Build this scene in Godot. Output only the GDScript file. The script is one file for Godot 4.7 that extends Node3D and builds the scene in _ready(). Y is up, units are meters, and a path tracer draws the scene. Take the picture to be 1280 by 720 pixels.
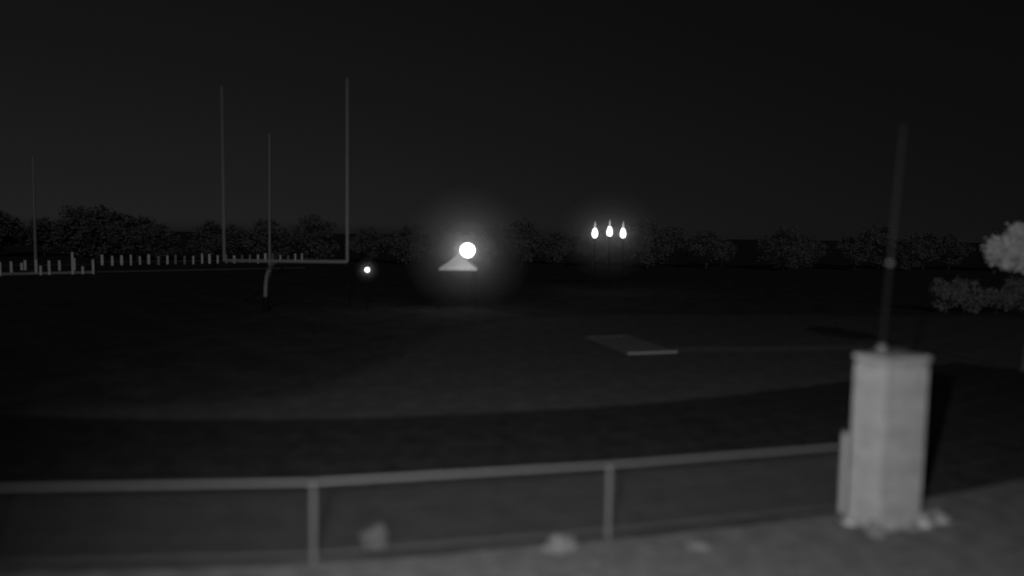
extends Node3D

var rng := RandomNumberGenerator.new()
var taken := {}
const ORD := ["first", "second", "third", "fourth", "fifth", "sixth", "seventh", "eighth", "ninth", "tenth", "eleventh", "twelfth", "thirteenth", "fourteenth", "fifteenth", "sixteenth", "seventeenth", "eighteenth", "nineteenth", "twentieth"]

# ---------------------------------------------------------------- helpers
func numbered(called: String, parent: Node) -> String:
	var key := str(parent.get_instance_id()) + called
	var n: int = taken.get(key, 0)
	taken[key] = n + 1
	return called if n == 0 else "%s_%03d" % [called, n]

func thing(called: String, label: String, category: String, at := Vector3.ZERO, turn := 0.0, group := "") -> Node3D:
	var o := Node3D.new()
	o.name = numbered(called, self)
	add_child(o)
	o.position = at
	o.rotation.y = turn
	tag(o, label, category, group)
	return o

func tag(o: Node, label: String, category: String, group := "") -> void:
	o.set_meta("label", label)
	o.set_meta("category", category)
	if group != "":
		o.set_meta("group", group)

func part(called: String, mesh: Mesh, mat: Material, parent: Node, at := Vector3.ZERO) -> MeshInstance3D:
	var o := MeshInstance3D.new()
	o.name = numbered(called, parent)
	o.mesh = mesh
	o.material_override = mat
	parent.add_child(o)
	o.position = at
	return o

func structure(called: String, mesh: Mesh, mat: Material, label := "") -> MeshInstance3D:
	var o := part(called, mesh, mat, self)
	o.set_meta("kind", "structure")
	if label != "":
		o.set_meta("label", label)
	return o

func copy_of(src: Node3D, at: Vector3, turn: float, label: String) -> Node3D:
	var base := str(src.name).rstrip("0123456789").rstrip("_")
	var r: Node3D = src.duplicate()
	r.name = numbered(base, self)
	add_child(r)
	r.position = at
	r.rotation.y = turn
	r.set_meta("label", label)
	return r

func start() -> SurfaceTool:
	var st := SurfaceTool.new()
	st.begin(Mesh.PRIMITIVE_TRIANGLES)
	return st

func tri(st: SurfaceTool, a: Vector3, b: Vector3, c: Vector3, na: Vector3, nb: Vector3, nc: Vector3) -> void:
	if (c - a).cross(b - a).dot(na + nb + nc) >= 0.0:
		st.set_normal(na); st.add_vertex(a)
		st.set_normal(nb); st.add_vertex(b)
		st.set_normal(nc); st.add_vertex(c)
	else:
		st.set_normal(na); st.add_vertex(a)
		st.set_normal(nc); st.add_vertex(c)
		st.set_normal(nb); st.add_vertex(b)

func flat_quad(st: SurfaceTool, a: Vector3, b: Vector3, c: Vector3, d: Vector3, n: Vector3) -> void:
	tri(st, a, b, c, n, n, n)
	tri(st, a, c, d, n, n, n)

func tube(st: SurfaceTool, a: Vector3, b: Vector3, ra: float, rb: float, sides := 8, caps := true) -> void:
	var d := (b - a).normalized()
	var u := d.cross(Vector3.UP if absf(d.y) < 0.9 else Vector3.RIGHT).normalized()
	var v := d.cross(u)
	for i in sides:
		var p := TAU * i / sides
		var q := TAU * (i + 1) / sides
		var n0 := u * cos(p) + v * sin(p)
		var n1 := u * cos(q) + v * sin(q)
		tri(st, a + n0 * ra, b + n0 * rb, b + n1 * rb, n0, n0, n1)
		tri(st, a + n0 * ra, b + n1 * rb, a + n1 * ra, n0, n1, n1)
		if caps:
			tri(st, a, a + n0 * ra, a + n1 * ra, -d, -d, -d)
			tri(st, b, b + n0 * rb, b + n1 * rb, d, d, d)

func tube_mesh(a: Vector3, b: Vector3, ra: float, rb: float, sides := 10) -> Mesh:
	var st := start()
	tube(st, a, b, ra, rb, sides)
	return st.commit()

func path_mesh(pts: Array, r: float, sides := 10) -> Mesh:
	var st := start()
	for i in pts.size() - 1:
		tube(st, pts[i], pts[i + 1], r, r, sides)
	return st.commit()

# a box with chamfered edges, centred on its base
func crate(w: float, h: float, d: float, bevel := 0.01) -> Mesh:
	var st := start()
	var x := w / 2.0
	var z := d / 2.0
	var e := bevel
	var rings := [[x - e, 0.0, z - e], [x, e, z], [x, h - e, z], [x - e, h, z - e]]
	for k in 3:
		var a: Array = rings[k]
		var b: Array = rings[k + 1]
		var up := 0.0 if k == 1 else (-1.0 if k == 0 else 1.0)
		for s in 4:
			var q := Basis(Vector3.UP, s * PI / 2)
			var ax: float = a[0] if s % 2 == 0 else a[2]
			var az: float = a[2] if s % 2 == 0 else a[0]
			var bx: float = b[0] if s % 2 == 0 else b[2]
			var bz: float = b[2] if s % 2 == 0 else b[0]
			var n := (q * Vector3(0, up, 1)).normalized()
			flat_quad(st, q * Vector3(-ax, a[1], az), q * Vector3(ax, a[1], az), q * Vector3(bx, b[1], bz), q * Vector3(-bx, b[1], bz), n)
	var t := x - e
	var w2 := z - e
	flat_quad(st, Vector3(-t, h, -w2), Vector3(t, h, -w2), Vector3(t, h, w2), Vector3(-t, h, w2), Vector3.UP)
	flat_quad(st, Vector3(-t, 0, -w2), Vector3(t, 0, -w2), Vector3(t, 0, w2), Vector3(-t, 0, w2), Vector3.DOWN)
	return st.commit()

# profile of [radius, height] turned about y
func lathe(profile: Array, sides := 24) -> Mesh:
	var st := start()
	for i in profile.size() - 1:
		var a: Array = profile[i]
		var b: Array = profile[i + 1]
		var slope := Vector2(b[1] - a[1], -(b[0] - a[0])).normalized()
		for s in sides:
			var p := TAU * s / sides
			var q := TAU * (s + 1) / sides
			var c0 := Vector3(cos(p), 0, sin(p))
			var c1 := Vector3(cos(q), 0, sin(q))
			var n0 := c0 * slope.x + Vector3.UP * slope.y
			var n1 := c1 * slope.x + Vector3.UP * slope.y
			var a0: Vector3 = c0 * a[0] + Vector3.UP * a[1]
			var a1: Vector3 = c1 * a[0] + Vector3.UP * a[1]
			var b0: Vector3 = c0 * b[0] + Vector3.UP * b[1]
			var b1: Vector3 = c1 * b[0] + Vector3.UP * b[1]
			tri(st, a0, b0, b1, n0, n0, n1)
			tri(st, a0, b1, a1, n0, n1, n1)
	return st.commit()

# a flat sheet with the outline given as (x, z)
func sheet(outline: PackedVector2Array, y: float) -> Mesh:
	var st := start()
	var ids := Geometry2D.triangulate_polygon(outline)
	for i in range(0, ids.size(), 3):
		var p := outline[ids[i]]
		var q := outline[ids[i + 1]]
		var r := outline[ids[i + 2]]
		tri(st, Vector3(p.x, y, p.y), Vector3(q.x, y, q.y), Vector3(r.x, y, r.y), Vector3.UP, Vector3.UP, Vector3.UP)
	return st.commit()

func smooth(pts: Array, steps := 8) -> Array:
	var out := []
	for i in pts.size() - 1:
		var p0: Vector2 = pts[maxi(i - 1, 0)]
		var p1: Vector2 = pts[i]
		var p2: Vector2 = pts[i + 1]
		var p3: Vector2 = pts[mini(i + 2, pts.size() - 1)]
		for k in steps:
			out.append(p1.cubic_interpolate(p2, p0, p3, float(k) / steps))
	out.append(pts[-1])
	return out

func ragged(pts: Array, amount: float) -> Array:
	var out := []
	for i in pts.size():
		out.append(pts[i] + Vector2(rng.randf_range(-amount, amount), rng.randf_range(-amount, amount)))
	return out

# band between two curves of the same length
func band(a: Array, b: Array, y: float) -> Mesh:
	var st := start()
	for i in a.size() - 1:
		flat_quad(st, Vector3(a[i].x, y, a[i].y), Vector3(a[i + 1].x, y, a[i + 1].y), Vector3(b[i + 1].x, y, b[i + 1].y), Vector3(b[i].x, y, b[i].y), Vector3.UP)
	return st.commit()

func offset_curve(a: Array, d: float) -> Array:
	var out := []
	for i in a.size():
		var t: Vector2 = (a[mini(i + 1, a.size() - 1)] - a[maxi(i - 1, 0)]).normalized()
		out.append(a[i] + Vector2(t.y, -t.x) * d)
	return out

func rock(seed_: int, sx: float, sy: float, sz: float) -> Mesh:
	var noise := FastNoiseLite.new()
	noise.seed = seed_
	noise.frequency = 0.9
	var st := start()
	var n := 12
	var ring := []
	for i in n + 1:
		var row := []
		for j in 2 * n + 1:
			var th := PI * i / n
			var ph := TAU * (j % (2 * n)) / (2 * n)
			var d := Vector3(sin(th) * cos(ph), cos(th), sin(th) * sin(ph))
			var r := 1.0 + 0.55 * noise.get_noise_3dv(d * 1.4) + 0.22 * noise.get_noise_3dv(d * 4.0 + Vector3.ONE * 7.0)
			row.append(Vector3(d.x * r * sx, maxf(d.y * r, -0.25) * sy, d.z * r * sz))
		ring.append(row)
	st.set_smooth_group(0)
	for i in n:
		for j in 2 * n:
			for v in [ring[i][j], ring[i][j + 1], ring[i + 1][j + 1], ring[i][j], ring[i + 1][j + 1], ring[i + 1][j]]:
				st.add_vertex(v)
	st.generate_normals()
	return st.commit()

func leaf(st: SurfaceTool, at: Vector3, size: float) -> void:
	var b := Basis.from_euler(Vector3(rng.randf_range(-PI, PI), rng.randf_range(-PI, PI), rng.randf_range(-PI, PI)))
	var n := b.y
	var w := size * rng.randf_range(0.3, 0.5)
	var p0 := at - b.x * size * 0.5
	var p1 := at + b.z * w * 0.6 + b.y * size * 0.08
	var p2 := at + b.x * size * 0.5
	var p3 := at - b.z * w * 0.6 + b.y * size * 0.08
	tri(st, p0, p1, p2, n, n, n)
	tri(st, p0, p2, p3, n, n, n)

# leaves clustered round a few clump centres, with gaps left between them
func crown_mesh(seed_: int, radii: Vector3, clumps: int, leaves: int, size: float) -> Mesh:
	rng.seed = seed_
	var st := start()
	for c in clumps:
		var d := Vector3(rng.randfn(), rng.randfn() * 0.9, rng.randfn()).normalized() * pow(rng.randf(), 0.45)
		var centre := d * radii
		var r := rng.randf_range(0.22, 0.42) * minf(radii.x, radii.y)
		for k in leaves:
			var o := Vector3(rng.randfn(), rng.randfn() * 0.75, rng.randfn()) * 0.5 * r
			leaf(st, centre + o, size * rng.randf_range(0.7, 1.3))
	return st.commit()

func trunk_mesh(seed_: int, h: float, r: float, spread: float) -> Mesh:
	rng.seed = seed_
	var st := start()
	var p := Vector3.ZERO
	var q := Vector3(0.04 * h, h * 0.55, 0.02 * h)
	tube(st, p, p + Vector3(0, 0.12 * h, 0), r * 1.35, r, 8)
	tube(st, p + Vector3(0, 0.12 * h, 0), q, r, r * 0.7, 8)
	for k in 6:
		var a := TAU * k / 6.0 + rng.randf()
		var e := q + Vector3(cos(a) * spread, h * rng.randf_range(0.25, 0.5), sin(a) * spread)
		var m := q.lerp(e, 0.5) + Vector3(0, 0.05 * h, 0)
		tube(st, q, m, r * 0.55, r * 0.35, 6)
		tube(st, m, e, r * 0.35, r * 0.1, 6)
	return st.commit()

func tuft_mesh(seed_: int, blades: int, h: float, r: float) -> Mesh:
	rng.seed = seed_
	var st := start()
	for k in blades:
		var a := rng.randf() * TAU
		var d := Vector3(cos(a), 0, sin(a))
		var root := d * r * 0.5 * rng.randf()
		var tip := root + d * r * rng.randf_range(0.3, 1.0) + Vector3.UP * h * rng.randf_range(0.5, 1.0)
		var mid := root.lerp(tip, 0.5) + Vector3.UP * h * 0.14
		var side := d.cross(Vector3.UP) * 0.008
		var n := Vector3(d.x, 0.6, d.z).normalized()
		flat_quad(st, root - side, root + side, mid + side * 0.8, mid - side * 0.8, n)
		tri(st, mid - side * 0.8, mid + side * 0.8, tip, n, n, n)
	return st.commit()

# ---------------------------------------------------------------- materials
func paint(v: float, rough := 0.8, metal := 0.0) -> StandardMaterial3D:
	var m := StandardMaterial3D.new()
	m.albedo_color = Color(v, v, v).linear_to_srgb()
	m.roughness = rough
	m.metallic = metal
	m.cull_mode = BaseMaterial3D.CULL_DISABLED
	return m

func ramp_noise(seed_: int, freq: float, lo: float, hi: float, size := 512, octaves := 5, kind := FastNoiseLite.TYPE_SIMPLEX_SMOOTH) -> NoiseTexture2D:
	var n := FastNoiseLite.new()
	n.seed = seed_
	n.noise_type = kind
	n.frequency = freq
	n.fractal_octaves = octaves
	n.fractal_gain = 0.6
	var t := NoiseTexture2D.new()
	t.width = size
	t.height = size
	t.seamless = true
	t.noise = n
	var g := Gradient.new()
	g.set_color(0, Color(lo, lo, lo).linear_to_srgb())
	g.set_color(1, Color(hi, hi, hi).linear_to_srgb())
	t.color_ramp = g
	return t

# rough surface: a coarse and a fine pattern multiplied, laid over the world in metres
func rough_ground(lo: float, hi: float, metres: float, seed_: int, fine_lo := 0.55) -> StandardMaterial3D:
	var m := StandardMaterial3D.new()
	m.albedo_texture = ramp_noise(seed_, 0.006, lo, hi)
	m.uv1_triplanar = true
	m.uv1_world_triplanar = true
	m.uv1_scale = Vector3.ONE / metres
	m.detail_enabled = true
	m.detail_blend_mode = BaseMaterial3D.BLEND_MODE_MUL
	m.detail_albedo = ramp_noise(seed_ + 1, 0.03, fine_lo, 1.0)
	m.detail_uv_layer = BaseMaterial3D.DETAIL_UV_1
	m.roughness = 0.95
	m.metallic_specular = 0.2
	m.cull_mode = BaseMaterial3D.CULL_DISABLED
	return m

func glow(v: float) -> StandardMaterial3D:
	var m := paint(0.8, 0.4)
	m.emission_enabled = true
	m.emission = Color.WHITE
	m.emission_energy_multiplier = v
	return m

func mist(called: String, at: Vector3, size: Vector3, density: float) -> void:
	var f := FogVolume.new()
	f.name = numbered(called, self)
	f.shape = RenderingServer.FOG_VOLUME_SHAPE_ELLIPSOID
	f.size = size
	var m := FogMaterial.new()
	m.density = density
	m.albedo = Color(0.95, 0.95, 0.95)
	f.material = m
	add_child(f)
	f.position = at
	f.set_meta("kind", "stuff")
	f.set_meta("label", "thin mist glowing round the lamp")

func omni(parent: Node3D, at: Vector3, energy: float, size := 0.1) -> void:
	var l := OmniLight3D.new()
	l.name = "light"
	l.light_energy = energy
	l.light_size = size
	l.omni_range = 120.0
	l.omni_attenuation = 2.0
	l.shadow_enabled = true
	parent.add_child(l)
	l.position = at

func _ready() -> void:
	rng.seed = 7
	# ------------------------------------------------------------ camera
	var cam := Camera3D.new()
	cam.name = "camera"
	cam.keep_aspect = Camera3D.KEEP_HEIGHT
	var lens := CameraAttributesPhysical.new()
	lens.frustum_focal_length = 43.75
	lens.frustum_focus_distance = 900.0
	lens.exposure_aperture = 0.24
	lens.frustum_near = 0.05
	lens.frustum_far = 1500.0
	cam.attributes = lens
	add_child(cam)
	cam.position = Vector3(0, 4.85, 0)
	cam.rotation = Vector3(-atan(71.0 / 900.0), 0, 0.014)
	cam.near = 0.05
	cam.far = 1500.0
	cam.fov = rad_to_deg(2.0 * atan(0.4))
	cam.current = true

	# ------------------------------------------------------------ night sky
	var sky_img := Image.create(512, 256, false, Image.FORMAT_RGBF)
	for y in 256:
		for x in 512:
			var up := PI / 2.0 - (y + 0.5) / 256.0 * PI
			var az := (x + 0.5) / 512.0 * TAU      # 0 is straight ahead, town glow to the left
			var around := pow(0.5 + 0.5 * cos(az + 0.6), 4.0)
			var high := exp(-maxf(up, 0.0) / 0.26)
			var v := 0.0018 + high * (0.0018 + 0.0105 * around)
			sky_img.set_pixel(x, y, Color(v, v, v))
	var pano := PanoramaSkyMaterial.new()
	pano.panorama = ImageTexture.create_from_image(sky_img)
	var sky := Sky.new()
	sky.sky_material = pano
	var env := Environment.new()
	env.background_mode = Environment.BG_SKY
	env.sky = sky
	env.tonemap_mode = Environment.TONE_MAPPER_LINEAR
	env.tonemap_exposure = 1.0
	env.sdfgi_enabled = true
	env.ssao_enabled = true
	env.ssil_enabled = true
	env.volumetric_fog_enabled = true
	env.volumetric_fog_density = 0.0
	var we := WorldEnvironment.new()
	we.name = "world_environment"
	we.environment = env
	add_child(we)

	# faint moonlight from behind the camera
	var moon := DirectionalLight3D.new()
	moon.name = "moonlight"
	moon.light_energy = 0.065
	moon.light_angular_distance = 0.5
	moon.shadow_enabled = true
	add_child(moon)
	moon.rotation_degrees = Vector3(-24, 12, 0)

	# ------------------------------------------------------------ materials
	var grass_m := rough_ground(0.045, 0.10, 9.0, 11)
	var dirt_m := rough_ground(0.080, 0.135, 3.1, 21)
	var walk_m := rough_ground(0.095, 0.165, 1.7, 31)
	var asphalt_m := rough_ground(0.022, 0.050, 2.3, 41)
	var line_m := rough_ground(0.03, 0.13, 0.8, 51)
	var sand_m := rough_ground(0.14, 0.25, 1.3, 61)
	var pillar_m := rough_ground(0.20, 0.30, 1.3, 71, 0.82)
	var stone_m := rough_ground(0.10, 0.18, 0.5, 81)
	var dull_stone_m := rough_ground(0.06, 0.12, 0.5, 91)
	var galv_m := paint(0.08, 0.55)
	var end_m := paint(0.20, 0.7)
	var wire_m := paint(0.10, 0.5)
	var white_m := paint(0.26, 0.6)
	var slat_m := paint(0.78, 0.6)
	var grey_m := paint(0.30, 0.6)
	var dark_m := paint(0.015, 0.9)
	dark_m.metallic_specular = 0.1
	var pole_m := paint(0.010, 0.9)
	pole_m.metallic_specular = 0.1
	var bark_m := rough_ground(0.05, 0.10, 0.6, 101)
	var upper_m := paint(0.020, 0.9)
	upper_m.metallic_specular = 0.2
	var leaf_m := paint(0.12, 0.8)
	var pale_leaf_m := paint(0.55, 0.8)
	var shrub_m := paint(0.15, 0.8)
	var tuft_m := paint(0.36, 0.8)
	var canvas_m := paint(0.48, 0.8)
	canvas_m.backlight_enabled = true
	canvas_m.backlight = Color(0.4, 0.4, 0.4)

	# ------------------------------------------------------------ ground, track, dirt
	var gnd := start()
	flat_quad(gnd, Vector3(-600, 0, -700), Vector3(600, 0, -700), Vector3(600, 0, 60), Vector3(-600, 0, 60), Vector3.UP)
	structure("ground", gnd.commit(), grass_m, "dark grass of the sports field")

	var kerb := smooth([Vector2(-30, -12.5), Vector2(-22, -10.6), Vector2(-11.6, -9.62), Vector2(-7.25, -9.62), Vector2(-2.82, -10.0), Vector2(1.58, -10.95), Vector2(5.62, -12.1), Vector2(10, -13.9), Vector2(16, -17.0), Vector2(22, -21)])
	var far_edge := offset_curve(kerb, 8.2)
	structure("track", band(kerb, far_edge, 0.016), asphalt_m, "dark running track curving past the fence")
	var track: MeshInstance3D = get_node("track")
	for k in 7:
		var a := offset_curve(kerb, 1.1 * (k + 1))
		var b := offset_curve(kerb, 1.1 * (k + 1) + 0.05)
		part("lane_line", band(a, b, 0.020), line_m, track)

	var near_edge := ragged(kerb, 0.03)
	var walk := PackedVector2Array()
	for p in near_edge:
		walk.append(p + Vector2(0.0, -0.10))
	for p in [Vector2(24, 12), Vector2(-30, 12)]:
		walk.append(p)
	structure("walkway", sheet(walk, 0.022), walk_m, "pale gritty walkway on the near side of the fence")

	var apron := PackedVector2Array()
	var boundary := smooth([Vector2(-12.4, -18.6), Vector2(-7.6, -19.6), Vector2(-5.5, -21.2), Vector2(-4.9, -24.0), Vector2(-3.9, -28.4), Vector2(-2.9, -33.4), Vector2(0.0, -38.6), Vector2(5.6, -41.7), Vector2(14, -43), Vector2(30, -44)])
	for p in ragged(boundary, 0.18):
		apron.append(p)
	apron.append(Vector2(30, -32))
	for i in range(far_edge.size() - 1, -1, -1):
		if far_edge[i].x > -12.6 and far_edge[i].x < 12.0:
			apron.append(far_edge[i] + Vector2(0, 0.15))
	for a in [[1.3, 0.004, 0.046, 0.095], [0.55, 0.008, 0.060, 0.115]]:
		var wide: Array = Geometry2D.offset_polygon(apron, a[0])
		structure("worn_grass", sheet(wide[0], a[1]), rough_ground(a[2], a[3], 4.0, 120 + int(a[0] * 10)), "thin worn grass round the bare dirt")
	structure("dirt_ground", sheet(apron, 0.012), dirt_m, "bare pale dirt between the track and the dark field")
	structure("path", band([Vector2(5.4, -29.1), Vector2(10.4, -29.6), Vector2(18.0, -31.0)], [Vector2(5.7, -30.3), Vector2(10.7, -30.9), Vector2(18.3, -32.3)], 0.016), rough_ground(0.13, 0.24, 2.0, 111, 0.4), "faint runway strip leading to the sand pit")

	# ------------------------------------------------------------ near fence
	var fence := thing("chain_link_fence", "waist-high chain-link fence with round top rail in the foreground", "fence")
	var fp := [Vector3(-16.0, 0, -9.95), Vector3(-11.6, 0, -9.70), Vector3(-7.25, 0, -9.72), Vector3(-2.83, 0, -10.13), Vector3(1.58, 0, -11.10), Vector3(5.83, 0, -12.28)]
	var hh := 1.2
	for i in fp.size():
		var p: Vector3 = fp[i]
		var last := i == fp.size() - 1
		var post := part("post", tube_mesh(Vector3.ZERO, Vector3(0, 1.44 if last else hh - 0.02, 0), 0.06 if last else 0.036, 0.06 if last else 0.036, 14), end_m if last else galv_m, fence, p)
		part("post_cap", lathe([[0.066 if last else 0.043, 0.0], [0.064 if last else 0.041, 0.03], [0.04, 0.055], [0.0, 0.065]], 14), galv_m, post, Vector3(0, 1.43 if last else hh - 0.03, 0))
		if i == 0:
			continue
		var q: Vector3 = fp[i - 1]
		part("top_rail", tube_mesh(q + Vector3(0, hh, 0), p + Vector3(0, hh, 0), 0.029, 0.029, 12), galv_m, fence)
		part("bottom_rail", tube_mesh(q + Vector3(0, 0.13, 0), p + Vector3(0, 0.13, 0), 0.010, 0.010, 6), galv_m, fence)
		var st := start()
		var dir := (p - q).normalized()
		var nrm := dir.cross(Vector3.UP)
		var s := 0.05
		var count := int((p - q).length() / s)
		var steps := int((hh - 0.1) / s)
		for w in count:
			for k in steps:
				var e0 := 1.0 if k % 2 == 0 else 0.0
				var e1 := 1.0 - e0
				var a := q + dir * (w + e0) * s + Vector3(0, 0.06 + k * s, 0) + nrm * 0.003 * (e0 * 2.0 - 1.0)
				var b := q + dir * (w + e1) * s + Vector3(0, 0.06 + (k + 1) * s, 0) + nrm * 0.003 * (e1 * 2.0 - 1.0)
				tube(st, a, b, 0.0024, 0.0024, 3, false)
		var mesh_part := part("chain_link_mesh", st.commit(), wire_m, fence)
		mesh_part.set_meta("kind", "stuff")

	# ------------------------------------------------------------ pillar and its pole
	var pillar := thing("square_pillar", "tall pale square pillar at the right end of the chain-link fence", "pillar", Vector3(6.30, 0, -11.79), 0.40)
	part("shaft", crate(0.94, 2.80, 0.64, 0.06), pillar_m, pillar)
	part("cap", crate(0.99, 0.10, 0.68, 0.03), pillar_m, pillar, Vector3(0, 2.803, 0))

	var rp := thing("thin_pole", "thin dark pole rising from the top of the pale square pillar", "pole", Vector3(6.23, 2.905, -12.0))
	part("base_plate", lathe([[0.0, 0.0], [0.13, 0.0], [0.13, 0.03], [0.08, 0.05], [0.07, 0.12], [0.05, 0.14]], 14), galv_m, rp)
	part("lower_tube", tube_mesh(Vector3(0, 0.05, 0), Vector3(0.065, 1.5, 0), 0.04, 0.035, 12), pole_m, rp)
	part("upper_tube", tube_mesh(Vector3(0.065, 1.5, 0), Vector3(0.16, 3.75, 0), 0.026, 0.02, 12), upper_m, rp)
	part("collar", tube_mesh(Vector3(0.063, 1.47, 0), Vector3(0.067, 1.53, 0), 0.048, 0.048, 12), galv_m, rp)
	part("finial", lathe([[0.0, -0.04], [0.035, -0.02], [0.04, 0.01], [0.025, 0.035], [0.0, 0.045]], 10), pole_m, rp, Vector3(0.16, 3.77, 0))

	# ------------------------------------------------------------ stones and tufts near the fence
	tag(part("rock", rock(3, 0.26, 0.17, 0.17), stone_m, self, Vector3(0.80, 0.04, -10.66)), "brightest pale rock at the foot of the fence left of its right post", "rock")
	var grey_rock := part("rock", rock(9, 0.20, 0.26, 0.16), dull_stone_m, self, Vector3(-2.02, 0.12, -10.62))
	tag(grey_rock, "upright dull grey rock behind the fence near the left post", "rock")
	tag(part("stone", rock(14, 0.14, 0.05, 0.15), dull_stone_m, self, Vector3(1.30, 0.022, -10.26)), "low flat stone on the walkway nearest the camera below the right fence post", "stone")
	tag(part("stone", rock(21, 0.11, 0.05, 0.11), dull_stone_m, self, Vector3(2.2, 0.022, -10.70)), "small flat stone between the right fence post and the widest flat stone", "stone")
	tag(part("stone", rock(25, 0.22, 0.06, 0.13), stone_m, self, Vector3(2.95, 0.022, -10.83)), "widest flat pale stone on the walkway between fence post and pillar", "stone")
	tag(part("stone", rock(31, 0.16, 0.17, 0.14), stone_m, self, Vector3(5.96, 0.05, -11.36)), "rounded pale stone against the near corner of the square pillar", "stone")
	tag(part("stone", rock(37, 0.15, 0.10, 0.12), stone_m, self, Vector3(6.66, 0.04, -11.62)), "pale stone against the right foot of the square pillar", "stone")
	var tufts := [[6.95, -11.75, 0.24, 0.30, "dry grass tuft touching the right corner of the square pillar"], [7.35, -11.95, 0.18, 0.30, "outer dry grass tuft to the right of the square pillar"], [5.72, -11.75, 0.16, 0.22, "dry grass tuft at the left foot of the square pillar below the fence end"]]
	for i in tufts.size():
		var t: Array = tufts[i]
		tag(part("grass_tuft", tuft_mesh(200 + i, 90, t[2], t[3]), tuft_m, self, Vector3(t[0], 0.012, t[1])), t[4], "grass tuft")

	# ------------------------------------------------------------ sand pit
	var pit := thing("sand_pit", "pale sand pit with low kerb boards on the dirt beyond the track", "sand pit", Vector3(5.08, 0, -30.9), 0.28)
	part("sand", crate(2.0, 0.05, 4.4, 0.01), sand_m, pit)
	part("kerb_board", crate(2.2, 0.10, 0.1, 0.012), end_m, pit, Vector3(0, 0, 2.26))
	part("kerb_board", crate(2.2, 0.08, 0.1, 0.012), galv_m, pit, Vector3(0, 0, -2.26))
	for s in [-1, 1]:
		part("kerb_board", crate(0.1, 0.07, 4.4, 0.012), galv_m, pit, Vector3(1.06 * s, 0, 0))

	# ------------------------------------------------------------ goalpost
	var gp := thing("goalpost", "white football goalpost with two tall uprights on a gooseneck", "goalpost", Vector3(-14.15, 0, -41.2))
	var g0 := gp.position
	var left := Vector3(-16.1, 2.99, -40.2) - g0
	var right := Vector3(-9.0, 3.06, -39.2) - g0
	var mid := left.lerp(right, 0.5)
	part("crossbar", tube_mesh(left, right, 0.085, 0.085, 12), white_m, gp)
	part("upright", tube_mesh(left, left + Vector3(0.03, 9.55, 0), 0.07, 0.045, 12), white_m, gp)
	part("upright", tube_mesh(right, right + Vector3(0.04, 9.8, 0), 0.07, 0.045, 12), white_m, gp)
	var neck := []
	for k in 13:
		var t := k / 12.0
		neck.append(Vector3(0.0, 0.0, 0.0).bezier_interpolate(Vector3(-0.05, 1.6, 0), Vector3(-0.1, 3.15, -0.1), mid, t))
	part("gooseneck", path_mesh(neck, 0.09, 12), white_m, gp)
	part("base_pad", tube_mesh(Vector3(0, 0, 0), Vector3(-0.02, 0.9, 0), 0.15, 0.15, 12), dark_m, gp)

	# ------------------------------------------------------------ distant poles
	for a in [[-47.7, -72.0, 11.6, "far slim pole standing in the bright railing at the left edge"], [-24.3, -72.0, 14.1, "taller far slim pole seen between the goalpost uprights"]]:
		var pl := thing("slim_pole", a[3], "pole", Vector3(a[0], 0, a[1]), 0.0, "far slim poles behind the field")
		part("shaft", tube_mesh(Vector3.ZERO, Vector3(0.02 * a[2] * 0.5, a[2], 0), 0.15, 0.09, 10), grey_m, pl)
		part("base", crate(0.6, 0.4, 0.6, 0.04), dull_stone_m, pl)

	# ------------------------------------------------------------ far railings
	var fa := Vector3(-47.94, 0, -67.23)
	var fdir := (Vector3(-24.96, 0, -84.55) - fa).normalized()
	var fturn := atan2(-fdir.z, fdir.x)
	var rail_a := thing("bright_railing", "bright uneven railing with kickboard at the far left edge of field", "railing", fa, fturn)
	for a in [[-0.9, 0.1, 1.5], [0.02, 0.0, 1.3], [0.88, 0.3, 1.35], [1.7, 0.5, 1.2], [1.98, 0.5, 1.45], [2.84, 0.2, 1.5], [3.2, 0.0, 0.9], [3.9, 0.0, 1.4], [4.75, 0.4, 1.4], [5.85, 0.0, 2.2], [6.0, 0.4, 1.6], [6.7, 0.0, 0.8], [7.6, 0.0, 1.45]]:
		part("slat", crate(0.20, a[2] - a[1], 0.08, 0.01), slat_m, rail_a, Vector3(a[0], a[1], 0))
	part("kickboard", crate(8.8, 0.24, 0.06, 0.01), grey_m, rail_a, Vector3(3.3, 0.06, -0.08))
	part("rail", crate(8.8, 0.06, 0.05, 0.01), galv_m, rail_a, Vector3(3.3, 0.95, -0.08))

	var rail_b := thing("slatted_railing", "long even railing of short upright slats behind the goalpost", "railing", fa + fdir * 8.4, fturn)
	for k in 25:
		part("slat", crate(rng.randf_range(0.17, 0.25), rng.randf_range(0.85, 1.1), 0.06, 0.01), slat_m if rng.randf() < 0.6 else grey_m, rail_b, Vector3(0.86 * k + rng.randf_range(-0.06, 0.06), 0.85 + rng.randf_range(-0.05, 0.05), 0))
		if k % 6 == 0:
			part("post", crate(0.1, 1.7, 0.1, 0.01), dark_m, rail_b, Vector3(0.86 * k + 0.43, 0, -0.1))
	part("rail", crate(21.5, 0.07, 0.05, 0.01), galv_m, rail_b, Vector3(10.3, 1.15, -0.07))
	part("lower_board", crate(21.5, 0.16, 0.05, 0.01), galv_m, rail_b, Vector3(10.3, 0.12, -0.07))

	# ------------------------------------------------------------ big lamp, canopy
	var lamp := thing("globe_lamp", "brightest lamp, a round glowing globe beside the white canopy", "lamp", Vector3(-2.71, 0, -43.5))
	part("pole", tube_mesh(Vector3(0, 0, -3.6), Vector3(0, 3.95, -3.6), 0.07, 0.06, 10), dark_m, lamp)
	part("arm", path_mesh([Vector3(0, 3.9, -3.6), Vector3(0, 3.98, -3.3), Vector3(0, 3.98, -0.6), Vector3(0, 3.86, -0.35)], 0.035, 8), dark_m, lamp)
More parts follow.
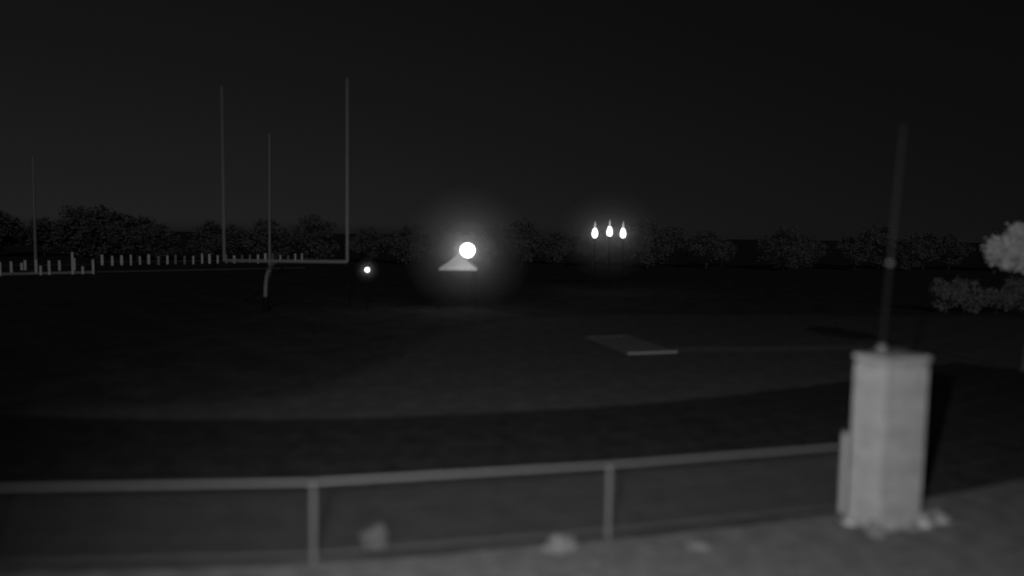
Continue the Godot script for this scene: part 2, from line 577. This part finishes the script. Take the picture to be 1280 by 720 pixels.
	part("collar", tube_mesh(Vector3(0, 3.86, -0.46), Vector3(0, 3.74, -0.30), 0.14, 0.2, 16), dark_m, lamp)
	var globe := SphereMesh.new()
	globe.radius = 0.43
	globe.height = 0.86
	part("globe", globe, glow(9.5), lamp, Vector3(0, 3.66, 0))
	omni(lamp, Vector3(-0.42, 3.72, 0.35), 0.4)
	for a in [[3.9, 0.009], [3.5, 0.010], [3.0, 0.013], [2.6, 0.015], [2.2, 0.018], [1.75, 0.038]]:
		mist("mist", Vector3(-2.71, 3.66, -43.5), Vector3.ONE * 2.0 * a[0], a[1])

	var can := thing("pop_up_canopy", "small white pop-up canopy lit by the globe lamp beside it", "canopy", Vector3(-3.36, 0, -45.4))
	var roof := start()
	var e := 1.16
	var ey := 2.52
	var top := Vector3(0.0, 3.45, 0)
	for s in 4:
		var q := Basis(Vector3.UP, s * PI / 2)
		var a := q * Vector3(-e, ey, e)
		var b := q * Vector3(e, ey, e)
		var n := (q * Vector3(0, e, 0.9)).normalized()
		var am := a.lerp(top, 0.5) - Vector3(0, 0.07, 0)
		var bm := b.lerp(top, 0.5) - Vector3(0, 0.07, 0)
		flat_quad(roof, a, b, bm, am, n)
		tri(roof, am, bm, top, n, n, n)
	part("roof", roof.commit(), canvas_m, can)
	for s in 4:
		var q := Basis(Vector3.UP, s * PI / 2)
		var v := start()
		flat_quad(v, q * Vector3(-e, ey, e), q * Vector3(e, ey, e), q * Vector3(e, ey - 0.14, e), q * Vector3(-e, ey - 0.14, e), q * Vector3(0, 0, 1))
		part("valance", v.commit(), canvas_m, can)
		part("leg", tube_mesh(q * Vector3(e - 0.04, 0, e - 0.04), q * Vector3(e - 0.04, ey - 0.02, e - 0.04), 0.025, 0.025, 8), dark_m, can)

	# ------------------------------------------------------------ small lamp
	var small := thing("small_lamp", "smallest lit lamp, low beside the right goalpost upright", "lamp", Vector3(-8.67, 0, -43))
	part("pole", tube_mesh(Vector3.ZERO, Vector3(0, 2.3, 0), 0.04, 0.03, 8), dark_m, small)
	var bulb := SphereMesh.new()
	bulb.radius = 0.13
	bulb.height = 0.26
	part("bulb", bulb, glow(4.0), small, Vector3(0, 2.43, 0))
	omni(small, Vector3(0, 2.43, 0), 0.03, 0.05)
	for a in [[0.75, 0.03], [0.55, 0.05], [0.38, 0.10]]:
		mist("mist", Vector3(-8.67, 2.43, -43), Vector3.ONE * 2.0 * a[0], a[1])

	# ------------------------------------------------------------ three teardrop lanterns
	var src: Node3D = null
	var spots := [[6.82, -60.0, 4.70, "leftmost of the three teardrop lanterns glowing in a row", 1.0], [8.04, -60.0, 4.85, "middle and highest of the three teardrop lanterns glowing in a row", 1.18], [9.16, -60.0, 4.72, "rightmost of the three teardrop lanterns glowing in a row", 1.08]]
	for a in spots:
		var ln: Node3D
		if src == null:
			ln = thing("teardrop_lantern", a[3], "lantern", Vector3(a[0], 0, a[1]), 0.0, "three glowing lanterns in a row")
			part("pole", tube_mesh(Vector3.ZERO, Vector3(0, 4.1, 0), 0.04, 0.035, 8), dark_m, ln)
			part("glass", lathe([[0.0, 4.28], [0.12, 4.30], [0.20, 4.40], [0.235, 4.58], [0.22, 4.74], [0.16, 4.92], [0.10, 5.06]], 16), glow(4.0), ln)
			part("spike", lathe([[0.10, 5.06], [0.075, 5.2], [0.05, 5.4], [0.02, 5.6], [0.0, 5.7]], 12), glow(0.35), ln)
			part("holder", lathe([[0.05, 4.1], [0.1, 4.15], [0.12, 4.27], [0.0, 4.275]], 12), dark_m, ln)
			omni(ln, Vector3(0, 4.5, 0.32), 0.12, 0.1)
			src = ln
		else:
			ln = copy_of(src, Vector3(a[0], 0, a[1]), 0.0, a[3])
		ln.position.y = a[2] - 4.58
		if src != ln:
			ln.scale.y = 1.0
	for a in [[3.6, 0.012], [3.0, 0.014], [2.4, 0.018], [1.8, 0.022], [1.3, 0.022]]:
		mist("mist", Vector3(8.0, 4.65, -60.0), Vector3(a[0] + 0.7, a[0], a[0]) * 2.0, a[1])

	# ------------------------------------------------------------ trees and shrubs
	var tree := thing("pale_tree", "small round pale tree at the right edge of the photo", "tree", Vector3(18.75, 0, -26.0))
	part("trunk", trunk_mesh(5, 5.0, 0.12, 0.8), bark_m, tree)
	part("crown", crown_mesh(55, Vector3(1.3, 0.80, 1.3), 110, 120, 0.13), pale_leaf_m, tree, Vector3(0, 4.45, 0))
	var shrub_at := [[27.9, -46.0, 1.15, 1.15, "leftmost grey shrub with a pointed top left of the pale tree"], [29.3, -46.4, 1.3, 1.05, "second grey shrub from the left under the pale tree"], [31.2, -46.2, 1.4, 1.2, "broad grey shrub behind the pale tree trunk"], [33.3, -46.8, 1.4, 1.15, "rightmost grey shrub at the right edge of the photo"]]
	for i in shrub_at.size():
		var a: Array = shrub_at[i]
		var sh := thing("shrub", a[4], "shrub", Vector3(a[0], 0, a[1]), 0.0, "grey shrubs by the right edge")
		part("stem", trunk_mesh(60 + i, 1.2, 0.05, 0.5), bark_m, sh)
		part("foliage", crown_mesh(70 + i, Vector3(a[2], a[3], a[2]), 20, 50, 0.20), shrub_m, sh, Vector3(0, a[3] + 0.1, 0))

	var crowns := []
	var trunks := []
	for k in 4:
		crowns.append(crown_mesh(300 + k, Vector3(3.6, 2.6 + 0.3 * k, 3.4), 60, 70, 0.55))
		trunks.append(trunk_mesh(320 + k, 6.0, 0.22, 1.8))
	rng.seed = 99
	var counts := [0, 0, 0, 0]
	var n_trees := 44
	for i in n_trees:
		var x := -92.0 + 184.0 * i / (n_trees - 1) + rng.randf_range(-1.2, 1.2)
		var z := -104.0 + rng.randf_range(-6.0, 6.0)
		var tall := rng.randf_range(0.66, 1.0) * (1.04 if x < -38 else 0.86)
		var k := i % 4
		var sec_i := 0 if x < -48 else (1 if x < -22 else (2 if x < 20 else 3))
		var where: String = ["behind the bright far left railing", "behind the slatted railing and goalpost", "behind the lit lamps", "beyond the field right of the lamps"][sec_i]
		counts[sec_i] += 1
		var t := thing("far_tree", "%s dark tree from left in the tree line %s" % [ORD[counts[sec_i] - 1], where], "tree", Vector3(x, 0, z), rng.randf() * TAU, "far tree line")
		t.scale = Vector3.ONE * tall
		part("trunk", trunks[k], bark_m, t)
		part("crown", crowns[k], leaf_m, t, Vector3(0, 4.1, 0))

	# ------------------------------------------------------------ security floodlight that lights the foreground
	var sec := thing("security_floodlight", "security floodlight on a post behind the viewer lighting the walkway", "floodlight", Vector3(-1.2, 0, 0.9))
	part("post", tube_mesh(Vector3.ZERO, Vector3(0, 5.5, 0), 0.06, 0.06, 10), dark_m, sec)
	var head := part("housing", crate(0.3, 0.22, 0.14, 0.02), dark_m, sec, Vector3(0, 5.5, -0.1))
	head.rotation.x = -0.45
	part("lens", crate(0.24, 0.16, 0.01, 0.003), glow(6.0), head, Vector3(0, 0.03, -0.078))
	var spot := SpotLight3D.new()
	spot.name = "beam"
	spot.light_energy = 245.0
	spot.light_size = 0.1
	spot.spot_angle = 50.0
	spot.spot_angle_attenuation = 1.0
	spot.spot_range = 150.0
	spot.spot_attenuation = 2.0
	spot.shadow_enabled = true
	sec.add_child(spot)
	spot.look_at_from_position(sec.position + Vector3(0, 5.6, -0.35), Vector3(2.1, 0.8, -12.5))
